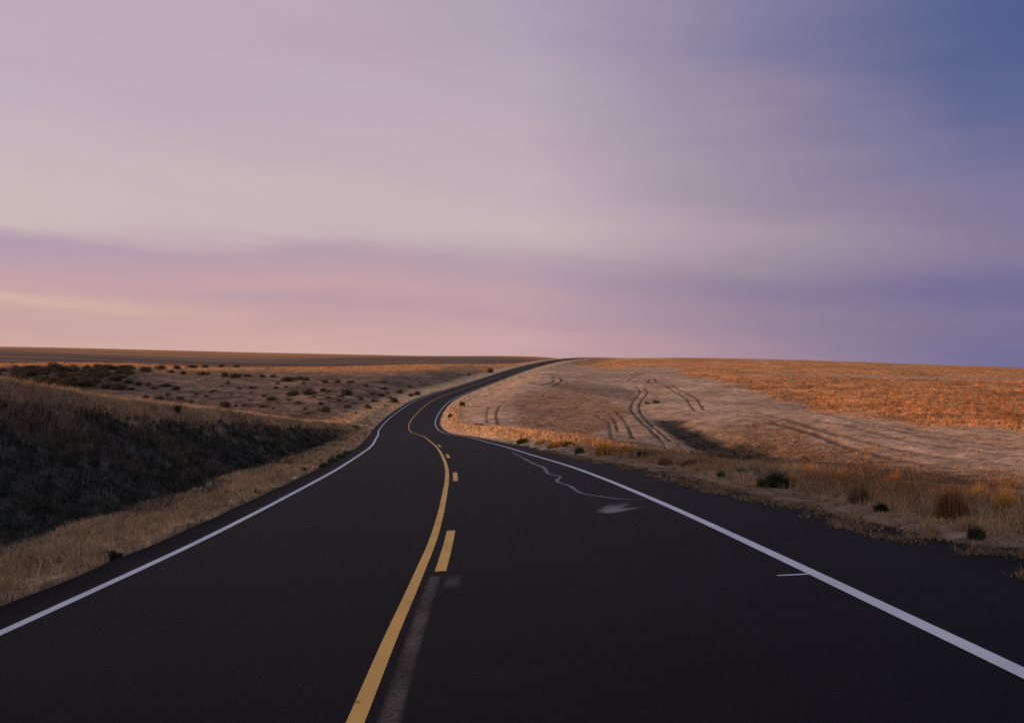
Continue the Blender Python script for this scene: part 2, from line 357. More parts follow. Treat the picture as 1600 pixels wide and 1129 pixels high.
# ------------------------------------------------------------------ road
def mat_asphalt():
    m, n = material('asphalt'); p = n('ShaderNodeNewGeometry').outputs['Position']
    a = n('ShaderNodeTexNoise', {'Vector': p, 'Scale': .35, 'Detail': 4.}).outputs[0]
    b = n('ShaderNodeTexVoronoi', {'Vector': p, 'Scale': 85.}).outputs['Color']
    g = n('ShaderNodeTexNoise', {'Vector': p, 'Scale': 30., 'Detail': 5., 'Roughness': .8}).outputs[0]
    v = n.math('MULTIPLY', n.maprange(a, .3, .7, .65, 1.35), n.maprange(g, .3, .7, .6, 1.4))
    v = n.math('MULTIPLY', v, n.maprange(n('ShaderNodeSeparateColor', {0: b}).outputs[0], 0., 1., .65, 1.35))
    col = n.mix(1., (.0047,.0049,.0066,1), n('ShaderNodeCombineColor', {0: v, 1: v, 2: v}).outputs[0], 'MULTIPLY')
    bump = n('ShaderNodeBump', {'Height': g, 'Strength': .6, 'Distance': .01}).outputs[0]
    finish(n, n('ShaderNodeBsdfPrincipled', {'Base Color': col, 'Roughness': .78, 'Specular IOR Level': .085, 'Normal': bump}).outputs[0]); return m
def mat_paint(name, col, wear, thin=0., scale=14., fade=False):
    """road paint; where it has worn off the asphalt shows (thin: share of paint gone)"""
    m, n = material(name); p = n('ShaderNodeNewGeometry').outputs['Position']
    a = n('ShaderNodeTexNoise', {'Vector': p, 'Scale': scale, 'Detail': 6., 'Roughness': .75}).outputs[0]
    b = n('ShaderNodeTexNoise', {'Vector': p, 'Scale': 1.3, 'Detail': 3.}).outputs[0]
    k = n.maprange(n.math('ADD', a, n.math('MULTIPLY', n.math('SUBTRACT', b, .5), .35)), thin + .30 - wear, thin + .30 + wear, 0., 1.)
    if fade: k = n.math('MULTIPLY', k, n('ShaderNodeAttribute', attribute_name='albedo').outputs['Fac'])   # coverage thins out towards the rim
    v = n.maprange(b, .3, .7, .88, 1.08)
    c = n.mix(1., col, n('ShaderNodeCombineColor', {0: v, 1: v, 2: v}).outputs[0], 'MULTIPLY')
    s = n('ShaderNodeBsdfPrincipled', {'Base Color': c, 'Roughness': .7, 'Specular IOR Level': .3}).outputs[0]
    t = n('ShaderNodeBsdfTransparent').outputs[0]
    finish(n, n('ShaderNodeMixShader', {0: k, 1: t, 2: s}).outputs[0]); return m
M_ASPHALT = mat_asphalt()
M_YELLOW = mat_paint('yellow_road_paint', (.66,.37,.085,1), .06); M_WHITE = mat_paint('white_road_paint', (.52,.55,.64,1), .06)
M_OLD = mat_paint('worn_yellow_paint', (.115,.082,.068,1), .16, .14, 40., True); M_SPILL = mat_paint('thin_white_paint_spill', (.27,.27,.31,1), .18, .08, 9., True)
M_SPLASH = mat_paint('white_paint_splash', (.30,.30,.34,1), .3, .12, 7., True)

def stations(y0, y1):
    out = [y0]
    while out[-1] < y1: out.append(min(y1, out[-1] + max(.25, abs(out[-1])*.012)))
    return np.array(out)
def ribbon(ys, da, db, lift, cross=1):
    ds = [da + (db-da)*i/cross for i in range(cross+1)]; V = []
    for d in ds:
        x, y, z = road_point(ys, d if np.isscalar(d) else d); V.append(np.stack([x, y, z + lift + .00002*np.abs(ys)], -1))
    V = np.stack(V, 1); n, k = V.shape[:2]; i = np.arange(n-1)[:,None]*k; j = np.arange(k-1)[None]
    return V.reshape(-1, 3), np.stack([i+j, i+j+1, i+k+j+1, i+k+j], -1).reshape(-1, 4)
ys = stations(-58, 1280)
edgeL = -3.93 + .10*(fbm(ys*.8, ys*0+2, 3)-.5); edgeR = shoulder_edge(ys) + .10*(fbm(ys*.8, ys*0+9, 3)-.5)
V, Fc = ribbon(ys, edgeL, edgeR, 0., 12)   # carriageway and paved shoulder
# a thick asphalt mat: skirt along both sides
k = 13; n_ = len(ys); Vs = V.reshape(n_, k, 3); sk = np.concatenate([Vs[:,:1] - (0,0,.12), Vs[:,-1:] - (0,0,.12)], 1).reshape(-1, 3); o0 = len(V)
q = np.arange(n_-1); skF = np.concatenate([np.stack([o0+2*q, q*k, (q+1)*k, o0+2*q+2], -1)[:, ::-1], np.stack([q*k+k-1, o0+2*q+1, o0+2*q+3, (q+1)*k+k-1], -1)[:, ::-1]])
road = link('road', new_mesh('road', np.concatenate([V, sk]), faces=np.concatenate([Fc, skF]), smooth=False), M_ASPHALT, kind='structure')
def marking(name, y0, y1, dc, w, mat, lift=.004, soft=False, **pr):
    s = stations(y0, y1); wob = .006*(fbm(s*.35, s*0+dc*7, 2)-.5)*2
    if soft:      # scuffed remains: the cover of paint thins out to both sides and both ends
        s = np.linspace(y0, y1, 60); V, Fc = ribbon(s, np.full(60, dc-w*.75), np.full(60, dc+w*.75), lift, 4)
        f = np.array([0, .85, 1, .85, 0])[None]*np.clip(np.minimum(s-y0, y1-s)/.25, 0, 1)[:,None]*np.clip(.1+1.3*fbm(s*1.3+dc*9, s*0, 3), 0, 1)[:,None]
        return link(name, new_mesh(name, V, faces=Fc, cols=np.repeat(f.reshape(-1,1), 3, 1)), mat, road, **pr)
    V, Fc = ribbon(s, dc + wob - w/2, dc + wob + w/2, lift); return link(name, new_mesh(name, V, faces=Fc), mat, road, **pr)
marking('edge_line', -58, 1250, -3.31, .11, M_WHITE, label='white edge line along the bank side of the road')
marking('edge_line', -58, 1250, 3.59, .115, M_WHITE, label='white edge line along the gravel shoulder of the road')
marking('center_line', -58, 1250, 0, .10, M_YELLOW, label='solid yellow centre line curving up the road')
for i in range(-3, 4):
    y0 = 9.28 + 12.35*i
    if abs(i) == 1 and i < 0: continue
    marking('center_dash', y0, y0+3.25, .213, .115, M_YELLOW)
marking('worn_stripe', 2.5, 9.1, .175, .095, M_OLD, soft=True, label='faded remains of an older stripe beside the solid yellow line')
marking('worn_dash', 8.25, 9.05, .362, .12, M_OLD, soft=True, label='short faded smudge of an old dash near the yellow dash')
def road_px(px, py):
    p = at(px, py); return p[:2]
def strip_on_road(name, pts, w, mat, lift=.006, **pr):
    q = densify(pts); d = np.gradient(q, axis=0); nrm = np.stack([-d[:,1], d[:,0]], -1)/np.linalg.norm(d, axis=1)[:,None]
    wv = (np.interp(np.linspace(0,1,len(q)), np.linspace(0,1,len(w)), w)/2)[:,None]*(.8+.4*fbm(q[:,0]*3, q[:,1]*3, 2))[:,None]
    K = 3 if mat == M_SPILL else 2; wv = wv*(1.7 if K == 3 else 1); P = np.stack([q-nrm*wv, q, q+nrm*wv] if K == 3 else [q-nrm*wv, q+nrm*wv], 1).reshape(-1, 2); dd, S = road_frame(P[:,0], P[:,1]); x, z, b, s = road_at(S)
    V = np.column_stack([P, z + b*dd + lift]); i = np.arange(len(q)-1)*K
    f = np.concatenate([np.stack([i+j, i+j+1, i+K+j+1, i+K+j], -1) for j in range(K-1)]); g = np.tile((0., 1., 0.) if K == 3 else (1., 1.), len(q))*np.repeat(.45+.75*fbm(q[:,0]*1.5, q[:,1]*1.5, 2), K)
    return link(name, new_mesh(name, V, faces=f, cols=np.repeat(g[:,None], 3, 1)), mat, road, **pr)
strip_on_road('paint_trail', [(800,707),(805,709),(824,719),(835,725),(849,730),(856,739),(866,742),(876,745),(870,752),(890,759),(907,770),(935,775),(965,779),(1007,781)],
  [.04,.09,.10,.08,.07,.07,.06,.05,.03], M_SPILL, label='thin winding trail of spilled white paint')
strip_on_road('paint_tick', [(1214,899.5),(1235,898.5),(1255,897.5),(1274,896.5)], [.03,.05,.05,.04], M_WHITE, label='short white tick of paint joining the edge line')
def splash():
    c = [(928,800),(936,794),(947,789),(972,786),(992,786),(978,791),(990,792.5),(1008,790.5),(1006,793.5),(987,798),(968,802),(955,804),(940,803)]
    q = np.array([at(*p)[:2] for p in c]); ctr = np.array(at(957, 798)[:2]); n = len(q)
    P = np.vstack([[ctr]] + [ctr + (q-ctr)*k for k in (.35, .7, 1.)]); dd, S = road_frame(P[:,0], P[:,1]); x, z, b, s = road_at(S)
    V = np.column_stack([P, z+b*dd+.009]); T = [(0, 1+i, 1+(i+1) % n) for i in range(n)]
    for r in (0, 1):
        for i in range(n):
            a0, a1 = 1+r*n+i, 1+r*n+(i+1) % n; T += [(a0, a0+n, a1+n), (a0, a1+n, a1)]
    fade = np.concatenate([[1.], np.full(n, .8), np.full(n, .38), np.zeros(n)])
    return link('paint_splash', new_mesh('splash', V, tris=T, cols=np.repeat(fade[:,None], 3, 1)), M_SPLASH, road, label='pale splash of white paint on the asphalt')
splash()

# ------------------------------------------------------------------ grasses
def blades(P, H, spread, k, col, width, bend=.35, var=.25, seg=1):
    """k bent blades on each base point; returns verts, triangles, colours"""
    n = len(P); m = n*k
    b = np.repeat(P, k, 0); h = np.repeat(H, k)*rng.uniform(.55, 1.12, m); a = rng.uniform(0, 2*np.pi, m); sp = np.repeat(np.broadcast_to(spread, n), k)
    off = sp*np.sqrt(rng.random(m)); oa = rng.uniform(0, 2*np.pi, m); b = b + np.stack([off*np.cos(oa), off*np.sin(oa), -.03 - 0*off], -1)
    w = np.repeat(np.broadcast_to(width, n), k)*rng.uniform(.6, 1.3, m); f = rng.uniform(0, np.pi, m); wx = np.stack([np.cos(f), np.sin(f), 0*f], -1)*w[:,None]/2
    lean = (h*bend*rng.uniform(.1, 1.2, m))[:,None]*np.stack([np.cos(a), np.sin(a), 0*a], -1); up = np.stack([0*h, 0*h, h], -1)
    c = np.repeat(np.broadcast_to(col, (n, 3)), k, 0)*rng.uniform(1-var, 1+var, m)[:,None]*(1+.12*rng.standard_normal((m, 1))*np.array([[1,.4,-.6]]))
    c = np.clip(c, .004, .8)
    if seg == 1:
        V = np.stack([b-wx, b+wx, b+lean+up], 1); T = np.arange(m*3).reshape(-1, 3); return V.reshape(-1, 3), T, np.repeat(c, 3, 0)
    mid = b + lean*.3 + up*.62; tip = b + lean + up*.97
    V = np.stack([b-wx, b+wx, mid-wx*.7, mid+wx*.7, tip], 1); i = np.arange(m)[:,None]*5
    T = np.concatenate([i+[[0,1,3]], i+[[0,3,2]], i+[[2,3,4]]]); return V.reshape(-1, 3), T, np.repeat(c, 5, 0)
def join(parts):
    V = []; T = []; C = []; o = 0
    for v, t, c in parts: V.append(v); T.append(t+o); C.append(c); o += len(v)
    return np.concatenate(V), np.concatenate(T), np.concatenate(C)
def ysample(n, y0, y1, p=1.0):
    """stations thinning out with distance"""
    u = rng.random(n); a = y0**(-p); b = y1**(-p); return (a + (b-a)*u)**(-1/p)
def on_ground(Y, d):
    x, z, b, s = road_at(Y); nn = np.hypot(1, s); X = x + d/nn; Yp = Y - d*s/nn
    return np.stack([X, Yp, np.where((d > 0) & (d < shoulder_edge(Y) + .05), z + b*d + .03, ground(X, Yp))], -1)
def px_width(P, base, f=.00075): return np.maximum(base, f*np.hypot(P[:,0], P[:,1]))

# left verge
parts = []
Y = ysample(15000, 4.5, 190, .75); d = -(4.02 + (1.5 + .012*Y)*rng.random(len(Y))**.85); P = on_ground(Y, d); keep = fbm(P[:,0]*.9, P[:,1]*.9, 3) > .15 + .25*rng.random(len(P)); P = P[keep]
c = VERGE*(.75+.55*fbm(P[:,0]*.5, P[:,1]*.5, 3))[:,None]*(.55+.9*rng.random((len(P),1))); hh = .10 + .24*fbm(P[:,0]*.6, P[:,1]*.6+7, 2)*np.clip((-lateral(P[:,0],P[:,1])-3.9)/.7, .25, 1)
parts.append(blades(P, hh, .07, 7, c, px_width(P, .006), .5, seg=2))
# crest of the bank
Y = ysample(9000, 12, 95, .6); cd = np.interp(Y, CREST_Y, CREST_D); d = cd + rng.uniform(-.9, .8, len(Y)); P = on_ground(Y, d)
c = VERGE*(.8+.5*fbm(P[:,0]*.4, P[:,1]*.4, 3))[:,None]
parts.append(blades(P, .16+.22*rng.random(len(P)), .1, 7, c, px_width(P, .006), .5, seg=2))
# right verge
Y = ysample(17000, 4.5, 190, .7); se = shoulder_edge(Y); d = se - .15 + np.interp(Y, [0, 25, 60, 190], [4.6, 3.4, 2.6, 3.5])*rng.random(len(Y))**.8
P = on_ground(Y, d); dd = d - se; keep = (fbm(P[:,0]*.9+4, P[:,1]*.9, 3) > .33) & (rng.random(len(Y)) < np.clip(.75 + dd*1.0, .5, 1)); P = P[keep]; dd = dd[keep]
c = VERGE*(.75+.55*fbm(P[:,0]*.5, P[:,1]*.5+3, 3))[:,None]; c = mix(c, ORANGE*.8, sstep(.6, 2.2, dd)*.7*sstep(.35,.55,fbm(P[:,0]*.6+3,P[:,1]*.6,2))*np.interp(P[:,1],[0,38,55],[1.3,1,.05])); c = c*(.4+.95*rng.random((len(P),1)))*np.interp(P[:,1],[0,35,60],[.9,1,1.5])[:,None]  # blades brighten towards the bend, sunlight painted into their colour
parts.append(blades(P, (.05+.28*sstep(.2, 2.0, dd))*(.6+.9*fbm(P[:,0]*.7, P[:,1]*.7+2, 2)), .08, 7, c, px_width(P, .006), .45, seg=2))
# sparse runners of grass creeping onto the gritty shoulder
Y = ysample(6500, 5, 40, .8); se = shoulder_edge(Y); d = se + .55 - 1.15*rng.random(len(Y))**1.8; P = on_ground(Y, d); P = P[fbm(P[:,0]*1.1+9, P[:,1]*1.1, 3) > .40 + .25*(rng.random(len(P))-.35) + np.clip(shoulder_edge(P[:,1]) - lateral(P[:,0], P[:,1]), 0, 2)*.16]
parts.append(blades(P, .03+.06*rng.random(len(P)), .09, 8, VERGE*(.35+.6*rng.random((len(P),1))), px_width(P, .006), 1.3, seg=2))
link('verge_grass', (lambda v, t, c: new_mesh('verge_grass', v, tris=t, cols=c))(*join(parts)), M_GRASS, kind='stuff', label='dry straw coloured grass along both road edges and the bank top')

# weeds of the bank and ditch, their colour darkened with painted shade
parts = []
Y = ysample(15000, 3.5, 80, .45); lo = bank_line(Y); d = -4.8 + (lo + 4.8 - .7)*rng.random(len(Y)); P = on_ground(Y, d); w = cover(P[:,0], P[:,1])[3]   # w: how much bank shade is painted in; keep = rng.random(len(P)) < np.where(d > -5.6, .03, .25) + w; P = P[keep]; w = w[keep]
g = fbm(P[:,0]*.5+2, P[:,1]*.5, 3); c = mix(np.broadcast_to(np.array((.046,.052,.044)), (len(P), 3)), np.array((.105,.086,.070)), sstep(.50, .72, g)); c = mix(c, np.array((.21,.155,.11)), (rng.random(len(P)) > w*1.05)*.8)*rng.uniform(.5,1.5,(len(P),1))  # blade colours carry the painted shade of the bank
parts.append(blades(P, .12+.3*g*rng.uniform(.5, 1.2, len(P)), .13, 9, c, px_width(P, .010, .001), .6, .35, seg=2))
link('bank_shade_weeds', (lambda v, t, c: new_mesh('bank_shade_weeds', v, tris=t, cols=c))(*join(parts)), M_GRASS, kind='stuff', label='weeds on the cut bank and ditch, darkened with painted shade')

# open fields
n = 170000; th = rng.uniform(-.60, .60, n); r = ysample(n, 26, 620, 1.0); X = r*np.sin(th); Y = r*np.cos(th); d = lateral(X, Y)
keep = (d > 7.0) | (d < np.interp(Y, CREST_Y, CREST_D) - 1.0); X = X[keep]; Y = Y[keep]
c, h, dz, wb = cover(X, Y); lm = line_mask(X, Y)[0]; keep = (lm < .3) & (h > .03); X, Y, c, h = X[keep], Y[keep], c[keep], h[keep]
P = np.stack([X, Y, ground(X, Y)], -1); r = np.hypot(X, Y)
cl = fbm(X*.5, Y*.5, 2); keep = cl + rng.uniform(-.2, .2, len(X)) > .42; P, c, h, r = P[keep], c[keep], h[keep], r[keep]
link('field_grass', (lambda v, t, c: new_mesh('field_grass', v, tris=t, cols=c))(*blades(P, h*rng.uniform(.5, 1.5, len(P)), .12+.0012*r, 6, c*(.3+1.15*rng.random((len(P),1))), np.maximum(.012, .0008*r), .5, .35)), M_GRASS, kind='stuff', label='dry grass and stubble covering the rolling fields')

# ------------------------------------------------------------------ single plants
def place(px, py):
    p = at(px, py); p[2] = ground(p[0], p[1]); return p
def leaf_cloud(n, W, H, size, col, lobes=6, var=.35, low=False):
    """leaf sized quads through the volume of an uneven, lobed crown standing on z = 0"""
    L = []
    for i in range(lobes):
        a = rng.uniform(0, 2*np.pi); q = rng.uniform(.1, .72); rr = rng.uniform(.2, .46)*(6/lobes)**.4
        L.append((q*W/2*math.cos(a), q*W/2*math.sin(a), H*(rng.uniform(.12, .5) if low else rng.uniform(.32, .66)), rr*W/2*1.25, rr*H*(1.15 if low else .95)))
    L[0] = (0, 0, L[0][2], W*.3, L[0][4])
    L = np.array(L); k = rng.integers(0, lobes, n); v = rng.standard_normal((n, 3)); v /= np.linalg.norm(v, axis=1)[:,None]; v *= (rng.random(n)**.45)[:,None]
    C = np.stack([L[k,0]+v[:,0]*L[k,3], L[k,1]+v[:,1]*L[k,3], np.maximum(.02, L[k,2]+v[:,2]*L[k,4])], -1)
    t = rng.standard_normal((n, 3)); t[:,2] = np.abs(t[:,2])*1.2; t /= np.linalg.norm(t, axis=1)[:,None]; u = np.cross(t, rng.standard_normal((n, 3))); u /= np.linalg.norm(u, axis=1)[:,None]
    s = size*rng.uniform(.6, 1.5, n)[:,None]
    V = np.stack([C - t*s, C + u*s*.42, C + t*s, C - u*s*.42], 1).reshape(-1, 3); Fc = np.arange(n*4).reshape(-1, 4)
    c = np.asarray(col)*rng.uniform(1-var, 1+var, n)[:,None]
    return V, Fc, np.repeat(np.clip(c, .004, .8), 4, 0)
def stem_mesh(W, H, n, rad, col):
    """n thin forking woody stems"""
    V = []; T = []; o = 0
    for i in range(n):
        a = rng.uniform(0, 2*np.pi); q = rng.uniform(.15, .8)*W/2; pts = np.array([[0,0,-.05],[q*.3*math.cos(a), q*.3*math.sin(a), H*.3],[q*math.cos(a+.2), q*math.sin(a+.2), H*rng.uniform(.6,.9)]])
        for j, p in enumerate(pts):
            rr = rad*(1, .7, .25)[j]
            V += [(p[0]+rr*math.cos(b), p[1]+rr*math.sin(b), p[2]) for b in (0, 2.09, 4.19)]
        for j in range(2):
            for k in range(3):
                k2 = (k+1) % 3; x = o+3*j; T += [(x+k, x+k2, x+3+k2, x+3+k)]
        o += 9
    return np.array(V), np.array(T), np.broadcast_to(np.asarray(col), (len(V), 3))
def empty(name, loc, label, cat, group=None):
    o = link(name, None, label=label, category=cat); o.location = loc
    if group: o['group'] = group
    return o
# sagebrush: six grown bushes, copied over the valley
SAGE = []
for i in range(6):
    v, f, c = leaf_cloud(900, 1.05, .5, .038, (.068,.064,.046), lobes=6 + i % 3, var=.5, low=True)
    v2, f2, c2 = stem_mesh(.6, .3, 5, .012, (.06,.045,.035))
    SAGE.append(new_mesh('sagebrush', np.concatenate([v, v2]), faces=np.concatenate([f, f2+len(v)]), cols=np.concatenate([c, c2]))); SAGE[-1].materials.append(M_LEAF)
G_ROW = 'sagebrush in a row at the foot of the sunlit ridge'; L_ROW = 'low dark sagebrush in the row below the orange ridge left of the road'
G_THICK = 'sagebrush thicket at the far end of the valley'; L_THICK = 'dark sagebrush packed in the thicket behind the cut bank'
G_MID = 'small sagebrush scattered over the valley floor'; L_MID = 'small dark sagebrush scattered on the tan valley floor'
G_FOOT = 'sagebrush just behind the bank crest'; L_FOOT = 'dark sagebrush close behind the grassy crest of the cut bank'
def sage(px, py, w, label, group=None, hr=None):
    p = place(px, py + w*.16); w *= 1.15; W = w/F*math.hypot(p[0], p[1]); o = link('sagebrush', SAGE[rng.integers(0, 6)], None, None, label=label, category='shrub')
    if group: o['group'] = group
    o.location = p; o.rotation_euler.z = rng.uniform(0, 6.28); k = W*rng.uniform(.95, 1.1); o.scale = (k, k*rng.uniform(.8, 1.2), k*(hr or rng.uniform(.7, 1.05)))
for x, y, w in [(230,578,18),(267,580,12),(285,582,15),(317,584,16),(350,585,18),(367,586,22),(385,586,13),(410,587,13),(426,588,9),(450,592,24),(467,591,18),(480,592,16),(506,595,11),(526,596,14),(549,596,13),(571,601,11),
  (190,574.5,14),(205,574,16),(225,574.5,14),(250,574,16),(275,574,14),(300,573,14),(322,572.5,14),(345,572,12),(370,572,12)]:
    sage(x, y, w, L_ROW, G_ROW)
tk = [(110,577),(127,600),(165,603),(140,588),(180,592),(200,595),(95,585),(80,595),(150,578),(165,584)]
while len(tk) < 84:
    x = rng.uniform(-10, 215); y = rng.uniform(573, 603)
    if y < 604 - max(0, x-140)*.28 and y < 592 + x*.10: tk.append((x, y))
for x, y in tk: sage(x, y, rng.uniform(14, 27), L_THICK, G_THICK)
for x, y, w in [(232,599,15),(260,601,18),(275,607,16),(187,605,22),(205,607,14),(240,606,12),(215,600,14)]: sage(x, y, w, 'dark sagebrush between the thicket and the open tan valley floor', 'sagebrush beside the thicket')
for x, y, w in [(227,620,14),(249,621,20),(281,621,16),(350,632,26),(381,633,11),(436,650,11),(262,616,12),(300,628,10)]: sage(x, y, w, L_FOOT, G_FOOT)
for x, y, w in [(412,635,15),(464,630,11),(512,620,13),(452,624,12),(532,618,12),(501,630,14),(505,609,13),(565,623,15),(585,626,12),(544,634,14),(576,635,16),(582,614,13),(597,616,15),(600,606,13),(357,595,7),(716,586,6),(732,585,7),(625,612,15),(540,626,8),(480,646,9),(392,612,6),(330,612,7),(430,606,7),(603,633,9),(640,604,7),(556,645,8)] + [(rng.uniform(300, 640), rng.uniform(596, 640), rng.uniform(6, 11)) for _ in range(34)]:
    sage(x, y, w, L_MID, G_MID)
sage(485, 611, 34, 'largest sagebrush, a wide dark mound on the valley floor left of the road bend')
sage(457, 613, 24, 'dark rounded sagebrush touching the widest bush on the valley floor')
sage(540, 612, 27, 'wide low sagebrush standing alone above the middle of the tan valley')
sage(506, 640, 21, 'round dark sagebrush nearest the bottom of the valley, left of the road bend')
sage(455, 615, 20, 'sagebrush half hidden behind the dark rounded bush on the valley floor')
sage(425, 622, 18, 'sagebrush on the slope edge at the near side of the valley floor')
sage(650, 614, 20, 'flat dark sagebrush nearest the left edge of the climbing road')
sage(641, 616.5, 14, 'smaller sagebrush beside the flat one near the climbing road')
sage(616, 626, 18, 'long low sagebrush behind the bright grass crest at the bend')
sage(766, 580, 13, 'lone roadside bush at the left edge of the far climbing road', None, 1.3)
sage(1024, 626, 20, 'flat dark bush in the stubble right of the main wheel tracks', None, .6)
sage(1012, 629, 11, 'small dark bush at the edge of the main wheel tracks')
sage(748, 661, 15, 'low dark purple bush in the stubble inside the road bend', None, .5)
sage(757, 666, 11, 'little dark bush just inside the sunlit verge at the road bend', None, .5)

# leafy green weeds along the verges
def weed(px, py, w, h, label, group=None, col=(.068,.088,.034)):
    p = place(px, py); D = math.hypot(p[0], p[1]); W, Hh = w/F*D, h/F*D
    o = empty('green_weed', p, label, 'weed', group)
    s = max(.022, .0011*D)
    v, f, c = leaf_cloud(int(np.clip(.9*W*Hh*7/s**2, 200, 1500)), W*1.1, Hh*.9, s, col, 14, .5, low=True); k = len(f)//2; link('foliage', new_mesh('foliage', v[:k*4], faces=f[:k], cols=c[:k*4]), M_LEAF, o)
    m = int(np.clip(60*W*Hh/.1, 30, 110)); a = rng.uniform(0, 6.28, m); q = W*.48*np.sqrt(rng.random(m)); P = np.stack([q*np.cos(a), q*np.sin(a), 0*q], -1)
    v, t, c = blades(P, Hh*1.15*(1-.55*(q/(W*.5))**2), .03, 5, np.array(col)*(.7+.7*rng.random((m,1))), max(.009, .0007*D), .45, .3, seg=2)
    link('shoots', new_mesh('shoots', v, tris=t, cols=c), M_LEAF, o)
    v, f, c = stem_mesh(W, Hh*1.05, 9, .006, np.array(col)*1.3); link('stem', new_mesh('stem', v, faces=f, cols=c), M_LEAF, o)
def clump(px, py, w, h, label, col, group=None, dense=1., cat='grass clump'):
    p = place(px, py); D = math.hypot(p[0], p[1]); W, Hh = w/F*D, h/F*D
    n = int(170*max(1, dense)); a = rng.uniform(0, 2*np.pi, n); q = (W*.33)*np.sqrt(rng.random(n)); P = np.stack([q*np.cos(a), q*np.sin(a), ground(p[0]+q*np.cos(a), p[1]+q*np.sin(a)) - p[2]], -1)
    wd = max(.006, .0006*D); col = np.array(col)
    hh = Hh*.95*(1-.45*(q/(W*.33))**2)*rng.uniform(.5, 1.12, n)
    v, t, c = blades(P, hh, .05, 4, col*(.55+.9*rng.random((n,1))), wd, .22, .35, seg=2)
    both = [(v, t, c)]
    v, t, c = blades(P[:n//2], hh[:n//2]*1.08, .06, 2, col*1.15, wd*.8, .22, .25, seg=2); v = v.reshape(-1, 5, 3); v[:,2:4] += (v[:,4:5]-v[:,2:4])*.45; v[:,0:2] += (v[:,2:4]-v[:,0:2])*.75; v = v.reshape(-1, 3)
    v, t, c = join(both + [(v, t, c)]); o = link('grass_clump', new_mesh('grass_clump', v, tris=t, cols=c), M_GRASS, label=label, category=cat); o.location = p
    if group: o['group'] = group
GOLD = (.46,.27,.085); BRN = (.20,.135,.078); STRAW = (.40,.28,.17); RUSSET = (.19,.105,.05); DKG = (.036,.050,.024)
weed(1192, 761, 19, 22, 'yellowish green weed touching the left of the darkest bushy weed'); weed(1215, 761, 36, 28, 'darkest bushy green weed on the right verge', None, DKG)
weed(1157, 745, 22, 17, 'dull green weed on the verge left of the darkest bushy weed'); weed(1127, 747, 13, 14, 'small green weed at the front of the verge below the dark wash')
weed(1005, 717, 26, 17, 'dark green weed at the right end of the tall golden clumps', None, DKG); weed(905, 708, 14, 13, 'green weed left of the tallest golden clump by the bend')
weed(817, 692, 20, 9, 'low yellow green weed nearest the bend on the right verge', None, (.09,.08,.02)); weed(890, 697, 22, 9, 'olive weed under the golden strip on the far right verge', None, (.09,.075,.022))
weed(1377, 800, 24, 20, 'dark green weed at the foot of the brown clumps on the right verge', None, (.026,.034,.016)); weed(1525, 842, 24, 24, 'grey green weed among pale straw at the near end of the right verge', None, (.05,.055,.035))
weed(1420, 788, 34, 22, 'blackish green weed in front of the widest brown clump', None, (.03,.028,.018))
for x, y, w, h, l in [(508,728,18,11,'green weed at the lower end of the row on the left asphalt edge'),(520,721,18,13,'second lowest green weed of the row on the left asphalt edge'),(532,714,16,11,'third green weed up the row on the left asphalt edge'),(541,708,14,9,'green weed at the upper end of the row on the left asphalt edge')]: weed(x, y, w, h, l, 'green weeds at the left asphalt edge')
weed(401, 770, 14, 8, 'little green weed in the left verge midway along the bank'); weed(474, 735, 12, 8, 'small olive weed on the left verge below the green row', None, (.07,.065,.025)); weed(176, 872, 26, 14, 'low dark weed in the left verge nearest the camera', None, DKG)
weed(276, 651, 9, 19, 'upright dark plant standing out of the grassy bank crest', None, (.03,.034,.018)); weed(555, 671, 14, 7, 'small green weed where the bank runs out at the bend')
weed(722, 634, 9, 7, 'tiny green weed on the inside verge of the climbing road', None, (.06,.062,.028)); weed(704, 652, 8, 6, 'tiny dull weed on the inside verge at the bend', None, (.07,.065,.03))
clump(872, 697, 52, 15, 'golden strip of tall grass on the far right verge', GOLD, None, 1.3); clump(845, 693, 26, 10, 'short golden grass clump nearest the bend', GOLD)
clump(945, 711, 46, 29, 'tallest golden brown grass clump by the bend', GOLD, None, 1.6); clump(976, 712, 30, 24, 'golden grass clump between the tallest one and the dark green weed', GOLD, None, 1.2)
clump(1040, 727, 34, 20, 'brown grass clump in front of the wheel tracks', BRN); clump(1077, 731, 40, 20, 'wider russet clump in front of the dark wash', RUSSET, None, 1.2); clump(1100, 728, 24, 18, 'small orange grass clump right of the russet one', GOLD)
clump(1240, 762, 26, 30, 'golden grass clump against the right side of the darkest weed', GOLD); clump(1266, 760, 40, 40, 'tall pale gold grass clump in the middle of the right verge', GOLD, None, 1.5)
clump(1290, 763, 22, 20, 'short grey brown clump between two gold ones', (.15,.11,.085)); clump(1312, 764, 42, 34, 'gold grass clump left of the dark brown one', GOLD, None, 1.4)
clump(1343, 788, 42, 44, 'dark brown clump in the middle of the right verge', BRN, None, 1.6); clump(1378, 772, 36, 28, 'pale straw clump behind the dark green weed', STRAW); clump(1397, 768, 30, 40, 'tall thin gold clump behind the straw one', GOLD)
clump(1428, 792, 50, 36, 'widest brown clump on the right verge', BRN, None, 1.5); clump(1455, 778, 30, 32, 'pale tan clump behind the widest brown one', STRAW); clump(1486, 812, 58, 66, 'tallest dark russet clump at the near end of the verge', (.21,.125,.065), None, 1.8)
clump(1526, 798, 36, 50, 'orange gold clump right of the tallest russet one', GOLD, None, 1.3); clump(1512, 828, 34, 32, 'straw clump in front of the tallest russet one', STRAW); clump(1450, 836, 34, 32, 'pale straw clump on the grit at the near shoulder', STRAW)
clump(1398, 822, 26, 18, 'low straw tuft creeping onto the gritty shoulder', STRAW, None, .6); clump(1572, 815, 50, 60, 'gold clump nearest the camera on the right verge', GOLD, None, 1.5)

